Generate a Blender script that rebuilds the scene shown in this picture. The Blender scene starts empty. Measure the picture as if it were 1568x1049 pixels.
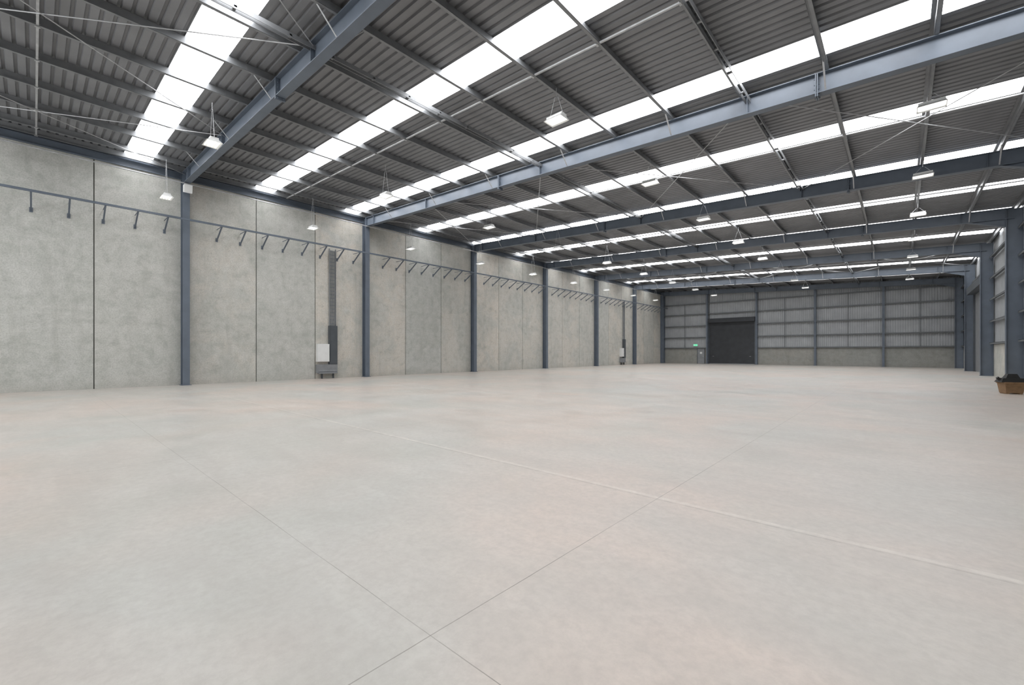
import bpy, math, random
from mathutils import Vector, Matrix
random.seed(4)
S=bpy.context.scene
S.view_settings.view_transform='Standard'
S.view_settings.exposure=0.0

# ------------------------------------------------------------ dimensions
XL=-25.9; XR=4.65; YB=61.77; YR=-14.06
BAY=9.478; Y0=4.90
def yn(n): return Y0+BAY*n
SL=0.0437
def zb(x): return 8.56-SL*x          # rafter underside
RD=0.55; PD=0.25
def zs(x): return zb(x)+RD+PD        # roof sheet level

# ------------------------------------------------------------ mesh builder
class MB:
    def __init__(s): s.v=[]; s.f=[]; s.m=[]
    def hexa(s,p,mat=0):
        b=len(s.v); s.v+=[tuple(q) for q in p]
        for f in ((0,3,2,1),(4,5,6,7),(0,1,5,4),(1,2,6,5),(2,3,7,6),(3,0,4,7)):
            s.f.append(tuple(b+i for i in f)); s.m.append(mat)
    def box(s,x0,x1,y0,y1,z0,z1,mat=0):
        s.hexa([(x0,y0,z0),(x1,y0,z0),(x1,y1,z0),(x0,y1,z0),(x0,y0,z1),(x1,y0,z1),(x1,y1,z1),(x0,y1,z1)],mat)
    def sbox(s,x0,x1,y0,y1,f0,f1,mat=0):   # box whose bottom/top follow functions of x
        s.hexa([(x0,y0,f0(x0)),(x1,y0,f0(x1)),(x1,y1,f0(x1)),(x0,y1,f0(x0)),
                (x0,y0,f1(x0)),(x1,y0,f1(x1)),(x1,y1,f1(x1)),(x0,y1,f1(x0))],mat)
    def bar(s,p,q,w,h,mat=0,up=(0,0,1)):
        p=Vector(p);q=Vector(q);d=(q-p).normalized();u=Vector(up)
        a=d.cross(u)
        if a.length<1e-4: a=d.cross(Vector((0,1,0)))
        a.normalize(); c=a.cross(d).normalized()
        a=a*w/2;c=c*h/2
        s.hexa([p-a-c,p+a-c,q+a-c,q-a-c,p-a+c,p+a+c,q+a+c,q-a+c],mat)
    def tube(s,p,q,r,n=8,mat=0):
        p=Vector(p);q=Vector(q);d=(q-p).normalized()
        a=d.cross(Vector((0,0,1)))
        if a.length<1e-3: a=d.cross(Vector((0,1,0)))
        a.normalize(); c=a.cross(d)
        b=len(s.v)
        for e in (p,q):
            for i in range(n):
                t=2*math.pi*i/n
                s.v.append(tuple(e+a*math.cos(t)*r+c*math.sin(t)*r))
        for i in range(n):
            j=(i+1)%n
            s.f.append((b+i,b+j,b+n+j,b+n+i)); s.m.append(mat)
        s.f.append(tuple(b+i for i in range(n))[::-1]); s.m.append(mat)
        s.f.append(tuple(b+n+i for i in range(n))); s.m.append(mat)
    def quad(s,a,b_,c,d,mat=0):
        b=len(s.v); s.v+=[tuple(a),tuple(b_),tuple(c),tuple(d)]
        s.f.append((b,b+1,b+2,b+3)); s.m.append(mat)
    def mesh(s,name,mats):
        me=bpy.data.meshes.new(name); me.from_pydata(s.v,[],s.f)
        for m in mats: me.materials.append(m)
        for p,mi in zip(me.polygons,s.m): p.material_index=mi
        me.update(); return me
    def obj(s,name,mats,parent=None,loc=None):
        o=bpy.data.objects.new(name,s.mesh(name,mats)); S.collection.objects.link(o)
        if parent: o.parent=parent
        if loc: o.location=loc
        return o
def empty(name,loc=(0,0,0)):
    o=bpy.data.objects.new(name,None); S.collection.objects.link(o); o.location=loc; o.empty_display_size=.2
    return o

# ------------------------------------------------------------ materials
def newmat(name):
    m=bpy.data.materials.new(name); m.use_nodes=True
    nt=m.node_tree; b=nt.nodes['Principled BSDF']; return m,nt,b
def mat_simple(name,col,rough=.5,metal=0,var=.12,scale=3,bump=0):
    m,nt,b=newmat(name)
    g=nt.nodes.new('ShaderNodeNewGeometry')
    n=nt.nodes.new('ShaderNodeTexNoise'); n.inputs['Scale'].default_value=scale; n.inputs['Detail'].default_value=6
    nt.links.new(g.outputs['Position'],n.inputs['Vector'])
    r=nt.nodes.new('ShaderNodeValToRGB')
    r.color_ramp.elements[0].position=.3; r.color_ramp.elements[1].position=.7
    r.color_ramp.elements[0].color=(*[c*(1-var) for c in col],1)
    r.color_ramp.elements[1].color=(*[min(1,c*(1+var)) for c in col],1)
    nt.links.new(n.outputs['Fac'],r.inputs['Fac']); nt.links.new(r.outputs['Color'],b.inputs['Base Color'])
    b.inputs['Roughness'].default_value=rough; b.inputs['Metallic'].default_value=metal
    if bump:
        bp=nt.nodes.new('ShaderNodeBump'); bp.inputs['Strength'].default_value=bump; bp.inputs['Distance'].default_value=.01
        nt.links.new(n.outputs['Fac'],bp.inputs['Height']); nt.links.new(bp.outputs['Normal'],b.inputs['Normal'])
    return m
def mat_emit(name,col,st,base=(.8,.8,.8)):
    m,nt,b=newmat(name)
    b.inputs['Base Color'].default_value=(*base,1)
    b.inputs['Emission Color'].default_value=(*col,1); b.inputs['Emission Strength'].default_value=st
    return m

def mth(nt,op,a,b=None,c=None,clamp=False):
    n=nt.nodes.new('ShaderNodeMath'); n.operation=op; n.use_clamp=clamp
    for i,v in enumerate((a,b,c)):
        if v is None: continue
        if isinstance(v,(int,float)): n.inputs[i].default_value=v
        else: nt.links.new(v,n.inputs[i])
    return n.outputs[0]
def noise(nt,vec,scale,detail=5,rough=.55,dist=0):
    n=nt.nodes.new('ShaderNodeTexNoise'); n.inputs['Scale'].default_value=scale
    n.inputs['Detail'].default_value=detail; n.inputs['Roughness'].default_value=rough; n.inputs['Distortion'].default_value=dist
    nt.links.new(vec,n.inputs['Vector']); return n.outputs['Fac']
def mix(nt,fac,a,b,blend='MIX'):
    n=nt.nodes.new('ShaderNodeMix'); n.data_type='RGBA'; n.blend_type=blend
    if isinstance(fac,(int,float)): n.inputs[0].default_value=fac
    else: nt.links.new(fac,n.inputs[0])
    for i,v in ((6,a),(7,b)):
        if isinstance(v,tuple): n.inputs[i].default_value=(*v,1)
        else: nt.links.new(v,n.inputs[i])
    return n.outputs[2]
def rng(nt,v,a,b,c=0,d=1):
    n=nt.nodes.new('ShaderNodeMapRange'); nt.links.new(v,n.inputs[0])
    for i,x in zip((1,2,3,4),(a,b,c,d)): n.inputs[i].default_value=x
    return n.outputs[0]
def lineat(nt,coord,period,offset,w):
    a=mth(nt,'SUBTRACT',coord,offset-period/2)
    a=mth(nt,'FLOORED_MODULO',a,period)
    a=mth(nt,'SUBTRACT',a,period/2); a=mth(nt,'ABSOLUTE',a)
    return mth(nt,'LESS_THAN',a,w)

# floor
def mat_floor():
    m,nt,b=newmat('polished_concrete_floor')
    g=nt.nodes.new('ShaderNodeNewGeometry'); P=g.outputs['Position']
    sp=nt.nodes.new('ShaderNodeSeparateXYZ'); nt.links.new(P,sp.inputs[0])
    X,Y=sp.outputs[0],sp.outputs[1]
    n1=noise(nt,P,.2,4,.5,.6); n2=noise(nt,P,.9,5,.55,.3); n3=noise(nt,P,14,6,.7); n4=noise(nt,P,.42,4,.5,.5)
    n6=noise(nt,P,4.5,8,.72,.3)
    c=mix(nt,rng(nt,n1,.42,.64),(.60,.515,.455),(.52,.515,.48))
    c=mix(nt,rng(nt,n4,.48,.72,0,.6),c,(.46,.475,.43))
    c=mix(nt,rng(nt,n2,.35,.70,0,.4),c,(.58,.56,.53))
    c=mix(nt,rng(nt,n6,.30,.60,.26,0),c,(.37,.345,.315))
    c=mix(nt,rng(nt,n3,.35,.6,.24,0),c,(.30,.28,.255))
    v=nt.nodes.new('ShaderNodeTexVoronoi'); v.inputs['Scale'].default_value=2.6; nt.links.new(P,v.inputs['Vector'])
    n5=noise(nt,P,30,2)
    pit=mth(nt,'MULTIPLY',mth(nt,'LESS_THAN',mth(nt,'ADD',v.outputs['Distance'],mth(nt,'MULTIPLY',n5,.05)),.04),.3)
    c=mix(nt,pit,c,(.20,.19,.17))
    # soft trowel marks
    mp=nt.nodes.new('ShaderNodeMapping'); nt.links.new(P,mp.inputs[0]); mp.inputs['Scale'].default_value=(.6,2.4,1); mp.inputs['Rotation'].default_value=(0,0,.9)
    n7=noise(nt,mp.outputs[0],.8,5,.55,.5)
    c=mix(nt,rng(nt,n7,.40,.75,0,.38),c,(.41,.39,.36))
    wob=mth(nt,'MULTIPLY',mth(nt,'SUBTRACT',n2,.5),.02)
    Yw=mth(nt,'ADD',Y,wob); Xw=mth(nt,'ADD',X,wob)
    l1=lineat(nt,Yw,BAY,Y0-.3,.03)
    l1b=lineat(nt,Yw,BAY,Y0-.36,.012)
    l2=lineat(nt,Xw,6.1,-1.97,.0035)
    l3=lineat(nt,Yw,BAY,1.5,.003)
    c=mix(nt,mth(nt,'MULTIPLY',l1,rng(nt,n6,.4,.6,.15,.5)),c,(.70,.66,.60))
    c=mix(nt,mth(nt,'MULTIPLY',l1b,rng(nt,n6,.4,.6,.5,.1)),c,(.28,.25,.22))
    c=mix(nt,mth(nt,'MULTIPLY',l2,rng(nt,n2,.4,.6,.8,.5)),c,(.17,.15,.13))
    c=mix(nt,mth(nt,'MULTIPLY',l3,rng(nt,n2,.4,.6,.7,.4)),c,(.18,.165,.14))
    nt.links.new(c,b.inputs['Base Color'])
    nt.links.new(rng(nt,n2,.35,.65,.32,.42),b.inputs['Roughness'])
    b.inputs['Specular IOR Level'].default_value=.42
    bp=nt.nodes.new('ShaderNodeBump'); bp.inputs['Strength'].default_value=.08; bp.inputs['Distance'].default_value=.01
    nt.links.new(n3,bp.inputs['Height']); nt.links.new(bp.outputs['Normal'],b.inputs['Normal'])
    return m
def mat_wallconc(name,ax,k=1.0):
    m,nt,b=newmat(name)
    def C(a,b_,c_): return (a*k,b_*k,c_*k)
    g=nt.nodes.new('ShaderNodeNewGeometry'); P=g.outputs['Position']
    sp=nt.nodes.new('ShaderNodeSeparateXYZ'); nt.links.new(P,sp.inputs[0])
    A=sp.outputs[ax]; Z=sp.outputs[2]
    idx=mth(nt,'FLOOR',mth(nt,'DIVIDE',mth(nt,'SUBTRACT',A,Y0),BAY/3))
    w=nt.nodes.new('ShaderNodeTexWhiteNoise'); w.noise_dimensions='1D'; nt.links.new(idx,w.inputs['W'])
    n1=noise(nt,P,.5,6,.65,.7); n2=noise(nt,P,2.2,8,.7,.3); n3=noise(nt,P,22,5,.75)
    c=mix(nt,rng(nt,w.outputs['Value'],0,1),C(.57,.585,.55),C(.76,.70,.61))
    c=mix(nt,rng(nt,n1,.42,.60,0,.8),c,C(.52,.535,.49))
    c=mix(nt,rng(nt,n2,.45,.65,0,.45),c,C(.78,.775,.74))
    c=mix(nt,rng(nt,n2,.30,.45,.6,0),c,C(.38,.385,.35))
    c=mix(nt,rng(nt,n3,.36,.55,.5,0),c,C(.33,.33,.30))
    mp=nt.nodes.new('ShaderNodeMapping'); nt.links.new(P,mp.inputs[0]); mp.inputs['Scale'].default_value=(.4,.4,3.0)
    n4=noise(nt,mp.outputs[0],1,5,.6,.3)
    c=mix(nt,rng(nt,n4,.56,.74,0,.25),c,C(.78,.77,.72))
    mp=nt.nodes.new('ShaderNodeMapping'); nt.links.new(P,mp.inputs[0]); mp.inputs['Scale'].default_value=(2,2,.25)
    n8=noise(nt,mp.outputs[0],1.4,6,.7,.2)
    c=mix(nt,rng(nt,n8,.52,.72,0,.45),c,C(.42,.42,.38))
    c=mix(nt,rng(nt,Z,0,.5,.3,0),c,C(.42,.40,.36))
    nt.links.new(c,b.inputs['Base Color']); b.inputs['Roughness'].default_value=.6
    bp=nt.nodes.new('ShaderNodeBump'); bp.inputs['Strength'].default_value=.25; bp.inputs['Distance'].default_value=.015
    nt.links.new(n2,bp.inputs['Height']); nt.links.new(bp.outputs['Normal'],b.inputs['Normal'])
    return m
M_floor=mat_floor()
M_wall=mat_wallconc('tilt_up_concrete',1,.84)
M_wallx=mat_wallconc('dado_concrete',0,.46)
M_joint=mat_simple('joint_sealant',(.10,.10,.09),.8)
M_steel=mat_simple('blue_grey_steel_paint',(.12,.145,.18),.45,0,.1,2)
M_dark=mat_simple('dark_steel_paint',(.07,.08,.09),.45,0,.1,2)
M_galv=mat_simple('galvanised_steel',(.46,.47,.48),.42,.3,.15,5)
M_purl=mat_simple('purlin_galvanised',(.24,.25,.26),.42,.3,.12,4)
M_roof=mat_simple('roof_sheet',(.225,.23,.24),.5,.2,.10,1.2)
M_clad=mat_simple('wall_cladding_sheet',(.36,.375,.385),.5,.1,.08,1.2)
M_girt=mat_simple('girt_galvanised',(.13,.14,.145),.5,.1,.1,2)
M_door=mat_simple('roller_door_steel',(.03,.033,.038),.45,.1,.15,2)
M_white=mat_simple('white_enamel',(.72,.73,.72),.4,0,.04,3)
M_black=mat_simple('black_rubber',(.02,.02,.02),.6)
M_grey=mat_simple('grey_plastic',(.22,.23,.24),.5)
M_brown=mat_simple('brown_cardboard',(.26,.16,.085),.8,0,.2,8)
M_yel=mat_simple('yellow_plastic',(.8,.5,.03),.4)
M_sky=mat_emit('translucent_skylight',(.985,.985,1.0),7.7,(.5,.5,.5))
M_tube=mat_emit('lamp_tube',(1,.97,.9),2.0)
M_tube.cycles.emission_sampling='NONE'
M_exit=mat_emit('exit_sign_green',(.1,.9,.45),1.2,(.02,.3,.12))
M_exit.cycles.emission_sampling='NONE'

# ------------------------------------------------------------ shell
b=MB(); b.box(XL-.3,XR+.3,YR-.3,YB+.3,-.2,0); b.obj('floor',[M_floor])

# left wall: tilt-up panels
b=MB(); P3=BAY/3; g=.02
k=-6
while yn(0)+k*P3<YB-.1:
    y0=yn(0)+k*P3; y1=min(y0+P3,YB)
    b.hexa([(XL-.18,y0+g,0),(XL,y0+g,0),(XL,y1-g,0),(XL-.18,y1-g,0),(XL-.18,y0+g,10.0),(XL,y0+g,10.0),(XL,y1-g,10.0),(XL-.18,y1-g,10.0)])
    k+=1
b.box(XL-.24,XL-.03,YR,YB,0,9.98,1)
b.obj('wall_left',[M_wall,M_joint])
b=MB()
b.box(XL-.2,XL-.02,YR,YB,10.0,zs(XL)-.0); b.box(XL,XL+.09,YR,YB,9.92,9.96); b.box(XL,XL+.012,YR,YB,9.92,10.24); b.box(XL,XL+.09,YR,YB,10.22,10.26)
b.obj('trim_1',[M_steel])

# ribbed sheets
def profile(a0,a1,per=.25,h=.04):
    n=round((a1-a0)/per); out=[]
    for i in range(n):
        s=a0+i*per
        out+=[(s,0),(s+per*.60,0),(s+per*.70,h),(s+per*.90,h)]
    out.append((a0+n*per,0)); return out
PER=.25
sky=[3.15,8.35,13.5,18.9,24.15,29.5,34.8,40.1,45.4,50.7,56.0,-2.6,-7.9]
SW=1.0
starts=sorted([YR+round((y-SW/2-YR)/PER)*PER for y in sky])
def roofstrip(b,a0,a1,x0,x1,dz=0):
    pr=profile(a0,a1,PER,.055)
    for (p,q) in zip(pr[:-1],pr[1:]):
        b.quad((x0,p[0],zs(x0)+p[1]+dz),(x0,q[0],zs(x0)+q[1]+dz),(x1,q[0],zs(x1)+q[1]+dz),(x1,p[0],zs(x1)+p[1]+dz))
b=MB(); cur=YR
for s in starts:
    roofstrip(b,cur,s,XL-.2,XR+.2); cur=s+SW
roofstrip(b,cur,cur+math.ceil((YB-cur)/PER)*PER,XL-.2,XR+.2)
b.obj('ceiling',[M_roof])
for s in starts:
    b=MB(); roofstrip(b,s,s+SW,XL-.2,XR+.2); b.obj('skylight',[M_sky])

# back wall
def cladx(b,y,x0,x1,z0,sgn=1):
    pr=profile(x0,x0+math.ceil((x1-x0)/.2)*.2,.2,.035)
    for p,q in zip(pr[:-1],pr[1:]):
        if p[0]>=x1: break
        b.quad((p[0],y+sgn*p[1],z0),(q[0],y+sgn*q[1],z0),(q[0],y+sgn*q[1],zs(q[0])),(p[0],y+sgn*p[1],zs(p[0])))
def clady(b,x,y0,y1,z0,z1):
    pr=profile(y0,y0+math.ceil((y1-y0)/.2)*.2,.2,.035)
    for p,q in zip(pr[:-1],pr[1:]):
        if p[0]>=y1: break
        b.quad((x+p[1],p[0],z0),(x+q[1],q[0],z0),(x+q[1],q[0],z1),(x+p[1],p[0],z1))
DX0,DX1,DZ=-19.45,-13.75,6.0
b=MB()
# sheets left / above / right of roller door
def cladx2(b,y,x0,x1,z0):
    cladx(b,y,x0,x1,z0)
cladx2(b,YB,XL,DX0,2.1); cladx2(b,YB,DX0,DX1,DZ); cladx2(b,YB,DX1,XR,2.1)
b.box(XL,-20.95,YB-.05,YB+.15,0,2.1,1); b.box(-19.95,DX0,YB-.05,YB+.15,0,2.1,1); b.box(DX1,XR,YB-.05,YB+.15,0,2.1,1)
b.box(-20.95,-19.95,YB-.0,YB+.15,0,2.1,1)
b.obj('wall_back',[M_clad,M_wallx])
bc=[XL+.25,-19.6,-13.6,-7.45,-1.38,4.4]
b=MB()
for x in bc:
    t=zb(x)+RD
    b.box(x-.1,x+.1,YB-.40,YB-.385,0,t); b.box(x-.1,x+.1,YB-.075,YB-.055,0,t); b.box(x-.008,x+.008,YB-.4,YB-.06,0,t)
    b.box(x-.16,x+.16,YB-.44,YB-.04,0,.02)
b.obj('gable_column_row',[M_steel])
b=MB()
for x0,x1 in zip(bc[:-1],bc[1:]):
    for z in (2.2,3.65,5.25,6.85,8.3):
        if x0==-19.6 and z<DZ-.1: continue
        b.box(x0+.1,x1-.1,YB-.25,YB-.03,z,z+.015); b.box(x0+.1,x1-.1,YB-.25,YB-.235,z-.11,z+.015)
    if x0!=-19.6:
        xm=(x0+x1)/2; b.box(xm-.03,xm+.03,YB-.2,YB-.16,2.2,8.3)
b.obj('wall_girt_row',[M_girt])
# roller door (back)
def roller_x(name,x0,x1,y,zt):
    e=empty(name,((x0+x1)/2,y,0)); ox=(x0+x1)/2
    c=MB(); z=0.06
    while z<zt:
        c.hexa([(x0-ox,0,z),(x1-ox,0,z),(x1-ox,.03,z),(x0-ox,.03,z),(x0-ox,0,z+.06),(x1-ox,0,z+.06),(x1-ox,.03,z+.06),(x0-ox,.03,z+.06)])
        c.box(x0-ox,x1-ox,.012,.03,z+.06,z+.09); z+=.09
    c.obj('curtain',[M_door],e)
    c=MB(); c.box(x0-ox-.12,x0-ox,-.1,.04,0,zt+.1); c.box(x1-ox,x1-ox+.12,-.1,.04,0,zt+.1); c.obj('guide_rails',[M_dark],e)
    c=MB(); c.box(x0-ox-.1,x1-ox+.1,-.45,.0,zt-.05,zt+.5); c.obj('drum_housing',[M_door],e)
    c=MB(); c.box(x0-ox,x1-ox,-.02,.03,0,.07); c.box(x0-ox+.4,x0-ox+.6,-.05,0,1.0,1.05); c.box(x1-ox-.6,x1-ox-.4,-.05,0,1.0,1.05); c.obj('bottom_rail',[M_grey],e)
roller_x('door_1',DX0+.1,DX1-.1,YB-.1,DZ-.4)
# personnel door + exit sign
e=empty('door_2',(-20.45,YB-.1,0))
c=MB(); c.box(-.46,.46,-.02,.04,.01,2.05); c.obj('leaf',[M_grey],e)
c=MB(); c.box(-.52,-.46,-.05,.06,0,2.11); c.box(.46,.52,-.05,.06,0,2.11); c.box(-.52,.52,-.05,.06,2.05,2.11); c.obj('frame',[M_dark],e)
c=MB(); c.box(-.15,.15,-.03,-.02,1.35,1.6); c.obj('notice',[M_white],e)
c=MB(); c.tube((.36,-.02,1.0),(.36,-.08,1.0),.015); c.box(.24,.38,-.09,-.07,.985,1.015); c.obj('handle',[M_galv],e)
e=empty('exit_sign',(-21.1,YB-.4,2.55))
c=MB(); c.box(-.28,.28,0,.06,-.13,.13); c.box(-.03,.03,.06,.35,-.02,.02); c.obj('case',[M_white],e)
c=MB(); c.box(-.26,.26,-.006,.0,-.11,.11); c.obj('legend_panel',[M_exit],e)
c=MB(); c.box(-.2,-.05,-.01,-.006,-.07,.07); c.box(.02,.2,-.01,-.006,-.02,.02); c.obj('pictogram',[M_white],e)

# right wall
b=MB()
zt=zs(XR)
RDY0,RDY1=yn(4)+.5,yn(5)-.5
RZ=6.4
clady(b,XR,YR,RDY0,2.1,zt); clady(b,XR,RDY1,YB,2.1,zt); clady(b,XR,RDY0,RDY1,RZ,zt)
b.box(XR-.05,XR+.15,YR,RDY0,0,2.1,1); b.box(XR-.05,XR+.15,RDY1,YB,0,2.1,1)
b.obj('wall_right',[M_clad,M_wall])
e=empty('door_3',(XR-.08,(RDY0+RDY1)/2,0)); hw=(RDY1-RDY0)/2
c=MB(); z=.06
while z<RZ:
    c.box(-.0,.03,-hw,hw,z,z+.06); c.box(.012,.03,-hw,hw,z+.06,z+.09); z+=.09
c.obj('curtain',[M_grey],e)
c=MB(); c.box(-.12,.04,-hw-.12,-hw,0,RZ); c.box(-.12,.04,hw,hw+.12,0,RZ); c.obj('guide_rails',[M_dark],e)
c=MB(); c.box(-.5,0,-hw-.1,hw+.1,RZ-.1,RZ+.45); c.obj('drum_housing',[M_dark],e)
b=MB()
for n in range(-2,6):
    if n==4: zl=(7.4,)
    else: zl=(2.2,3.65,5.1,6.5,7.9)
    for z in zl:
        b.box(XR-.25,XR-.03,yn(n)+.12,yn(n+1)-.12,z,z+.015); b.box(XR-.25,XR-.235,yn(n)+.12,yn(n+1)-.12,z-.09,z+.015)
b.obj('wall_girt_row',[M_girt])

# rear wall (behind the photographer) with an unseen opening added to admit fill light
b=MB(); OX0,OX1,OZ=-23.0,-12.0,5.5
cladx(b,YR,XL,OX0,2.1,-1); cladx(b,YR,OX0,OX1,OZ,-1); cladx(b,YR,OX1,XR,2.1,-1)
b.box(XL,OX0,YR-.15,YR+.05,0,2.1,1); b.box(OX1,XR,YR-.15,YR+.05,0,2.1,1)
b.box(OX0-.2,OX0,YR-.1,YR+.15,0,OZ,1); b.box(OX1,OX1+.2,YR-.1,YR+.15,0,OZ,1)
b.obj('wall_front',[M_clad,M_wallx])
la=bpy.data.lights.new('added_left_fill','AREA'); la.shape='RECTANGLE'; la.size=10.5; la.size_y=5.2; la.energy=1200; la.color=(.96,.98,1)  # added fill lamp outside the opening, brightens the left of the floor
lo=bpy.data.objects.new('added_left_fill',la); S.collection.objects.link(lo)
lo.location=((OX0+OX1)/2,YR-.3,OZ/2+.1); lo.rotation_euler=(math.radians(90),0,0)

# ------------------------------------------------------------ portal frames
def ibeam_z(b,x,y,d,w,z1,sx=1):
    xa,xb=sorted((x,x+sx*d))
    b.box(xa,xa+.025,y-w/2,y+w/2,0,z1); b.box(xb-.025,xb,y-w/2,y+w/2,0,z1)
    b.box(xa+.02,xb-.02,y-.01,y+.01,0,z1)
    b.box(xa-.03 if sx<0 else xa,xb+.05 if sx>0 else xb,y-w/2-.06,y+w/2+.06,0,.025)
XC0=XL+.02; XC1=XR-.06
for n in range(-2,7):
    y=yn(n)
    if n==6: y=YB-.75
    if n==-2: y=YR+.3
    b=MB()
    ibeam_z(b,XC0,y,.42,.28,zb(XC0)+RD*.95,1)
    ibeam_z(b,XC1,y,.60,.30,zb(XC1)+RD*.95,-1)
    x0,x1=XC0+.3,XC1-.3
    f=lambda d:(lambda x:zb(x)+d)
    b.sbox(x0,x1,y-.13,y+.13,f(0),f(.022)); b.sbox(x0,x1,y-.13,y+.13,f(RD-.022),f(RD)); b.sbox(x0,x1,y-.009,y+.009,f(.02),f(RD-.02))
    for xs in (-24.6,-19.2,-11.3,-3.4,2.4):
        b.sbox(xs-.008,xs+.008,y-.125,y+.125,f(.02),f(RD-.02))
    for xs in (-13.7,-1.7):
        for dx in (-.03,.01): b.sbox(xs+dx,xs+dx+.025,y-.14,y+.14,f(-.09),f(RD))
        for dz in (-.05,.12,.25,.40):
            for dy in (-.08,.08): b.tube((xs-.06,y+dy,zb(xs)+dz),(xs+.07,y+dy,zb(xs)+dz),.015,6)
    h0=XC1-.6
    b.hexa([(h0-1.3,y-.01,zb(h0-1.3)),(h0,y-.01,zb(h0)-.38),(h0,y+.01,zb(h0)-.38),(h0-1.3,y+.01,zb(h0-1.3)),
            (h0-1.3,y-.01,zb(h0-1.3)+.01),(h0,y-.01,zb(h0)+.01),(h0,y+.01,zb(h0)+.01),(h0-1.3,y+.01,zb(h0-1.3)+.01)])
    b.bar((h0-1.3,y,zb(h0-1.3)),(h0,y,zb(h0)-.38),.24,.02)
    b.obj('portal_frame',[M_steel])

# purlins (C sections)
px=[-1.5+2.1*k for k in range(-11,3)]
px=[x for x in px if XL+.5<x<XR-.2]+[XL+.28,XR-.25]
b=MB()
for x in px:
    z0=zb(x)+RD; z1=z0+PD-.004; ya,yb=YR,YB-.05
    b.box(x-.004,x+.004,ya,yb,z0,z1)
    b.box(x,x+.085,ya,yb,z0,z0+.006); b.box(x-.085,x,ya,yb,z1-.006,z1)
    b.box(x+.079,x+.085,ya,yb,z0,z0+.025); b.box(x-.085,x-.079,ya,yb,z1-.025,z1)
    for n in range(-1,6):  # lap sleeves beside each rafter
        y=yn(n); b.box(x-.012,x+.012,y-.75,y+.75,z0+.01,z1-.01)
b.obj('roof_purlin_row',[M_purl])
# bridging, fly braces
b=MB()
for n in range(-2,6):
    ym=yn(n)+BAY/2-.1
    b.sbox(XL+.3,XR-.3,ym-.025,ym+.025,lambda x:zb(x)+RD+.005,lambda x:zb(x)+RD+.045)
    for x in px:
        b.box(x-.03,x+.03,ym-.05,ym+.05,zb(x)+RD-.015,zb(x)+RD+.07)
b.obj('purlin_bridging_row',[M_galv])
b=MB()
for n in range(-1,6):
    y=yn(n)
    for x in px[1:-2:2]:
        for s in (-1,1):
            b.bar((x,y+s*.1,zb(x)+.04),(x,y+s*.62,zb(x)+RD+.06),.04,.012)
b.obj('fly_brace_row',[M_galv])
# longitudinal struts (twin channels)
b=MB()
for xs in (-11.3,-3.4):
    for n in range(-2,6):
        ya,yb=yn(n)+.02,yn(n+1)-.02
        if n==5: yb=YB-.8
        z=zb(xs)+RD-.2
        for dx in (-.07,.055): b.box(xs+dx,xs+dx+.015,ya,yb,z,z+.12)
        yy=ya+.4
        while yy<yb: b.box(xs-.07,xs+.07,yy,yy+.06,z+.04,z+.08); yy+=1.2
b.obj('roof_strut_row',[M_purl])
# rod bracing
b=MB()
gx=[XL+.4,-19.2,-11.3,-3.4,XR-.5]
for n in (-1,1,4):
    ya,yb=yn(n),yn(n+1)
    for a,c in zip(gx[:-1],gx[1:]):
        b.tube((a,ya,zb(a)+RD-.08),(c,yb,zb(c)+RD-.08),.014,6)
        b.tube((c,ya,zb(c)+RD-.12),(a,yb,zb(a)+RD-.12),.014,6)
b.obj('roof_bracing_rods',[M_galv])
# conduit along the eave
b=MB()
b.tube((XL+.6,YR+1,zb(XL)-.06),(XL+.6,YB-.6,zb(XL)-.06),.03,8)
b.obj('electrical_conduit_run',[M_galv])

# ------------------------------------------------------------ wall rail with brackets
b=MB(); ZR=7.82; XO=XL+.92
b.box(XO-.03,XO+.04,YR+.4,YB-.5,ZR-.02,ZR+.03)
b.box(XO-.03,XO-.015,YR+.4,YB-.5,ZR+.03,ZR+.08)
y=YR+.9+.45
while y<YB-.8:
    if all(abs(y-yn(n))>.3 for n in range(-2,7)):
        b.box(XL,XL+.012,y-.05,y+.05,ZR-.62,ZR-.42)
        b.box(XL,XO,y-.012,y+.012,ZR-.012,ZR+.012)
        b.bar((XO+.0,y,ZR-.01),(XL+.02,y,ZR-.54),.055,.055)
    y+=1.053
b.obj('wall_service_rail',[M_steel])

# ------------------------------------------------------------ cable risers / switchboards
def riser(y):
    e=empty('electrical_switchboard',(XL,y,0))
    c=MB()
    for dy in (-.19,.19): c.box(.02,.12,dy-.015,dy+.015,3.0,7.9)
    z=3.1
    while z<7.85: c.box(.05,.08,-.19,.19,z,z+.045); z+=.22
    c.obj('cable_ladder',[M_grey],e)
    c=MB()
    for dy in (-.12,-.06,0,.07,.13): c.tube((.09,dy,.9),(.09,dy,7.8),.018,6)
    c.obj('cables',[M_grey],e)
    c=MB(); c.box(0,.22,-.24,.24,.85,3.2); c.box(.22,.235,-.21,.21,.9,3.15); c.obj('cable_duct',[M_dark],e)
    c=MB(); c.box(0,.26,-.98,-.28,1.02,2.08); c.box(.26,.275,-.95,-.31,1.05,2.05); c.box(.275,.30,-.36,-.33,1.5,1.62); c.obj('cabinet',[M_white],e)
    c=MB(); c.box(0,.2,-1.0,.25,.35,.85); c.box(.02,.32,-.9,.2,.30,.36); c.tube((.12,-.9,.45),(.12,.2,.45),.1,12); c.obj('base_tray',[M_grey],e)
    c=MB(); c.box(.05,.12,-.7,-.62,0,.32); c.box(.05,.12,.0,.08,0,.32); c.obj('legs',[M_dark],e)
riser(yn(0)+.775*BAY); riser(yn(0)+4.72*BAY)

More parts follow.
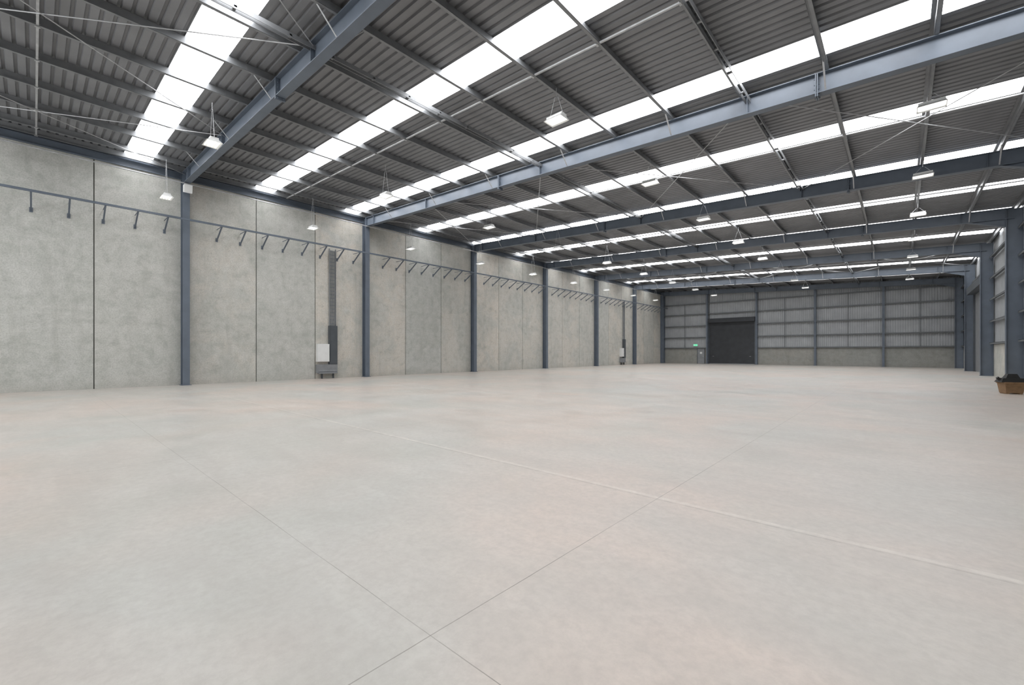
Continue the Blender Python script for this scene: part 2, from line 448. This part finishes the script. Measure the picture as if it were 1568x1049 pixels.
# floodlight on column
def flood(n):
    e=empty('wall_floodlight',(XC0+.45,yn(n),9.35))
    c=MB(); c.box(0,.2,-.03,.03,-.02,.02); c.obj('arm',[M_steel],e)
    c=MB(); c.hexa([(.15,-.16,-.16),(.36,-.16,-.22),(.36,.16,-.22),(.15,.16,-.16),(.15,-.16,.16),(.42,-.16,.16),(.42,.16,.16),(.15,.16,.16)]); c.obj('housing',[M_white],e)
flood(0)

# ------------------------------------------------------------ high-bay lights
ZL=8.5
def lampmesh(x):
    c=MB()
    L,W=.62,.46
    c.box(-.28,.28,-.12,.12,.04,.11,0)                       # gear tray
    c.hexa([(-L/2,-W/2,-.04),(L/2,-W/2,-.04),(L/2,-W/2+.015,-.04),(-L/2,-W/2+.015,-.04),(-.28,-.12,.05),(.28,-.12,.05),(.28,-.105,.05),(-.28,-.105,.05)],0)
    c.hexa([(-L/2,W/2-.015,-.04),(L/2,W/2-.015,-.04),(L/2,W/2,-.04),(-L/2,W/2,-.04),(-.28,.105,.05),(.28,.105,.05),(.28,.12,.05),(-.28,.12,.05)],0)
    c.hexa([(-L/2,-W/2,-.04),(-L/2+.015,-W/2,-.04),(-L/2+.015,W/2,-.04),(-L/2,W/2,-.04),(-.28,-.12,.05),(-.265,-.12,.05),(-.265,.12,.05),(-.28,.12,.05)],0)
    c.hexa([(L/2-.015,-W/2,-.04),(L/2,-W/2,-.04),(L/2,W/2,-.04),(L/2-.015,W/2,-.04),(.265,-.12,.05),(.28,-.12,.05),(.28,.12,.05),(.265,.12,.05)],0)
    c.box(-.27,.27,-.11,.11,.03,.04,0)
    for yy in (-.15,-.05,.05,.15): c.tube((-.27,yy,-.005),(.27,yy,-.005),.022,6,1)
    top=zb(x)+RD-ZL+.0
    for sx in (-1,1):
        c.tube((sx*.24,0,.11),(sx*.05,0,top-.25),.006,5,2)
    c.tube((0,0,top-.25),(0,0,top),.008,5,2)
    return c.mesh('high_bay_light',[M_white,M_tube,M_galv])
for x in (-24.3,-16.9,-7.6,.65):
    me=lampmesh(x)
    for k in range(-2,9):
        o=bpy.data.objects.new('high_bay_light',me); S.collection.objects.link(o)
        o.location=(x,3.95+6.45*k,ZL)

# ------------------------------------------------------------ crate with tool bag near right column
e=empty('storage_crate',(3.15,25.1,0)); e.rotation_euler=(0,0,.35)
c=MB()
c.hexa([(-.24,-.2,.03),(.24,-.2,.03),(.24,.2,.03),(-.24,.2,.03),(-.29,-.25,.45),(.29,-.25,.45),(.29,.25,.45),(-.29,.25,.45)])
c.box(-.31,.31,-.27,.27,.40,.44); c.obj('carton',[M_brown],e)
c=MB(); c.box(-.22,-.14,-.2,.2,0,.04); c.box(.14,.22,-.2,.2,0,.04); c.obj('feet',[M_brown],e)
c=MB()
c.hexa([(-.38,-.22,.44),(.38,-.22,.44),(.38,.22,.44),(-.38,.22,.44),(-.30,-.16,.60),(.30,-.16,.60),(.30,.16,.60),(-.30,.16,.60)])
c.hexa([(-.2,-.12,.60),(.2,-.12,.60),(.2,.12,.60),(-.2,.12,.60),(-.12,-.07,.76),(.14,-.07,.76),(.14,.07,.76),(-.12,.07,.76)])
c.tube((-.40,0,.62),(-.30,0,.50),.05,10); c.tube((.3,0,.5),(.48,0,.66),.04,10); c.obj('tool_bag',[M_black],e)
c=MB(); c.bar((.34,-.15,.5),(.62,-.2,.10),.05,.05); c.box(.55,.75,-.28,-.1,0.0,.12); c.obj('hose_fitting',[M_yel],e)

# ------------------------------------------------------------ world & camera
w=bpy.data.worlds.new('World'); S.world=w; w.use_nodes=True
w.node_tree.nodes['Background'].inputs[0].default_value=(.6,.7,.8,1); w.node_tree.nodes['Background'].inputs[1].default_value=.5
cam=bpy.data.cameras.new('camera'); co=bpy.data.objects.new('camera',cam); S.collection.objects.link(co)
cam.sensor_width=36; cam.lens=660/1568*36; cam.shift_y=14.5/1568; cam.clip_start=.05; cam.clip_end=300
co.location=(0,0,1.6); co.rotation_euler=(math.radians(90),0,math.radians(42.03))
S.camera=co
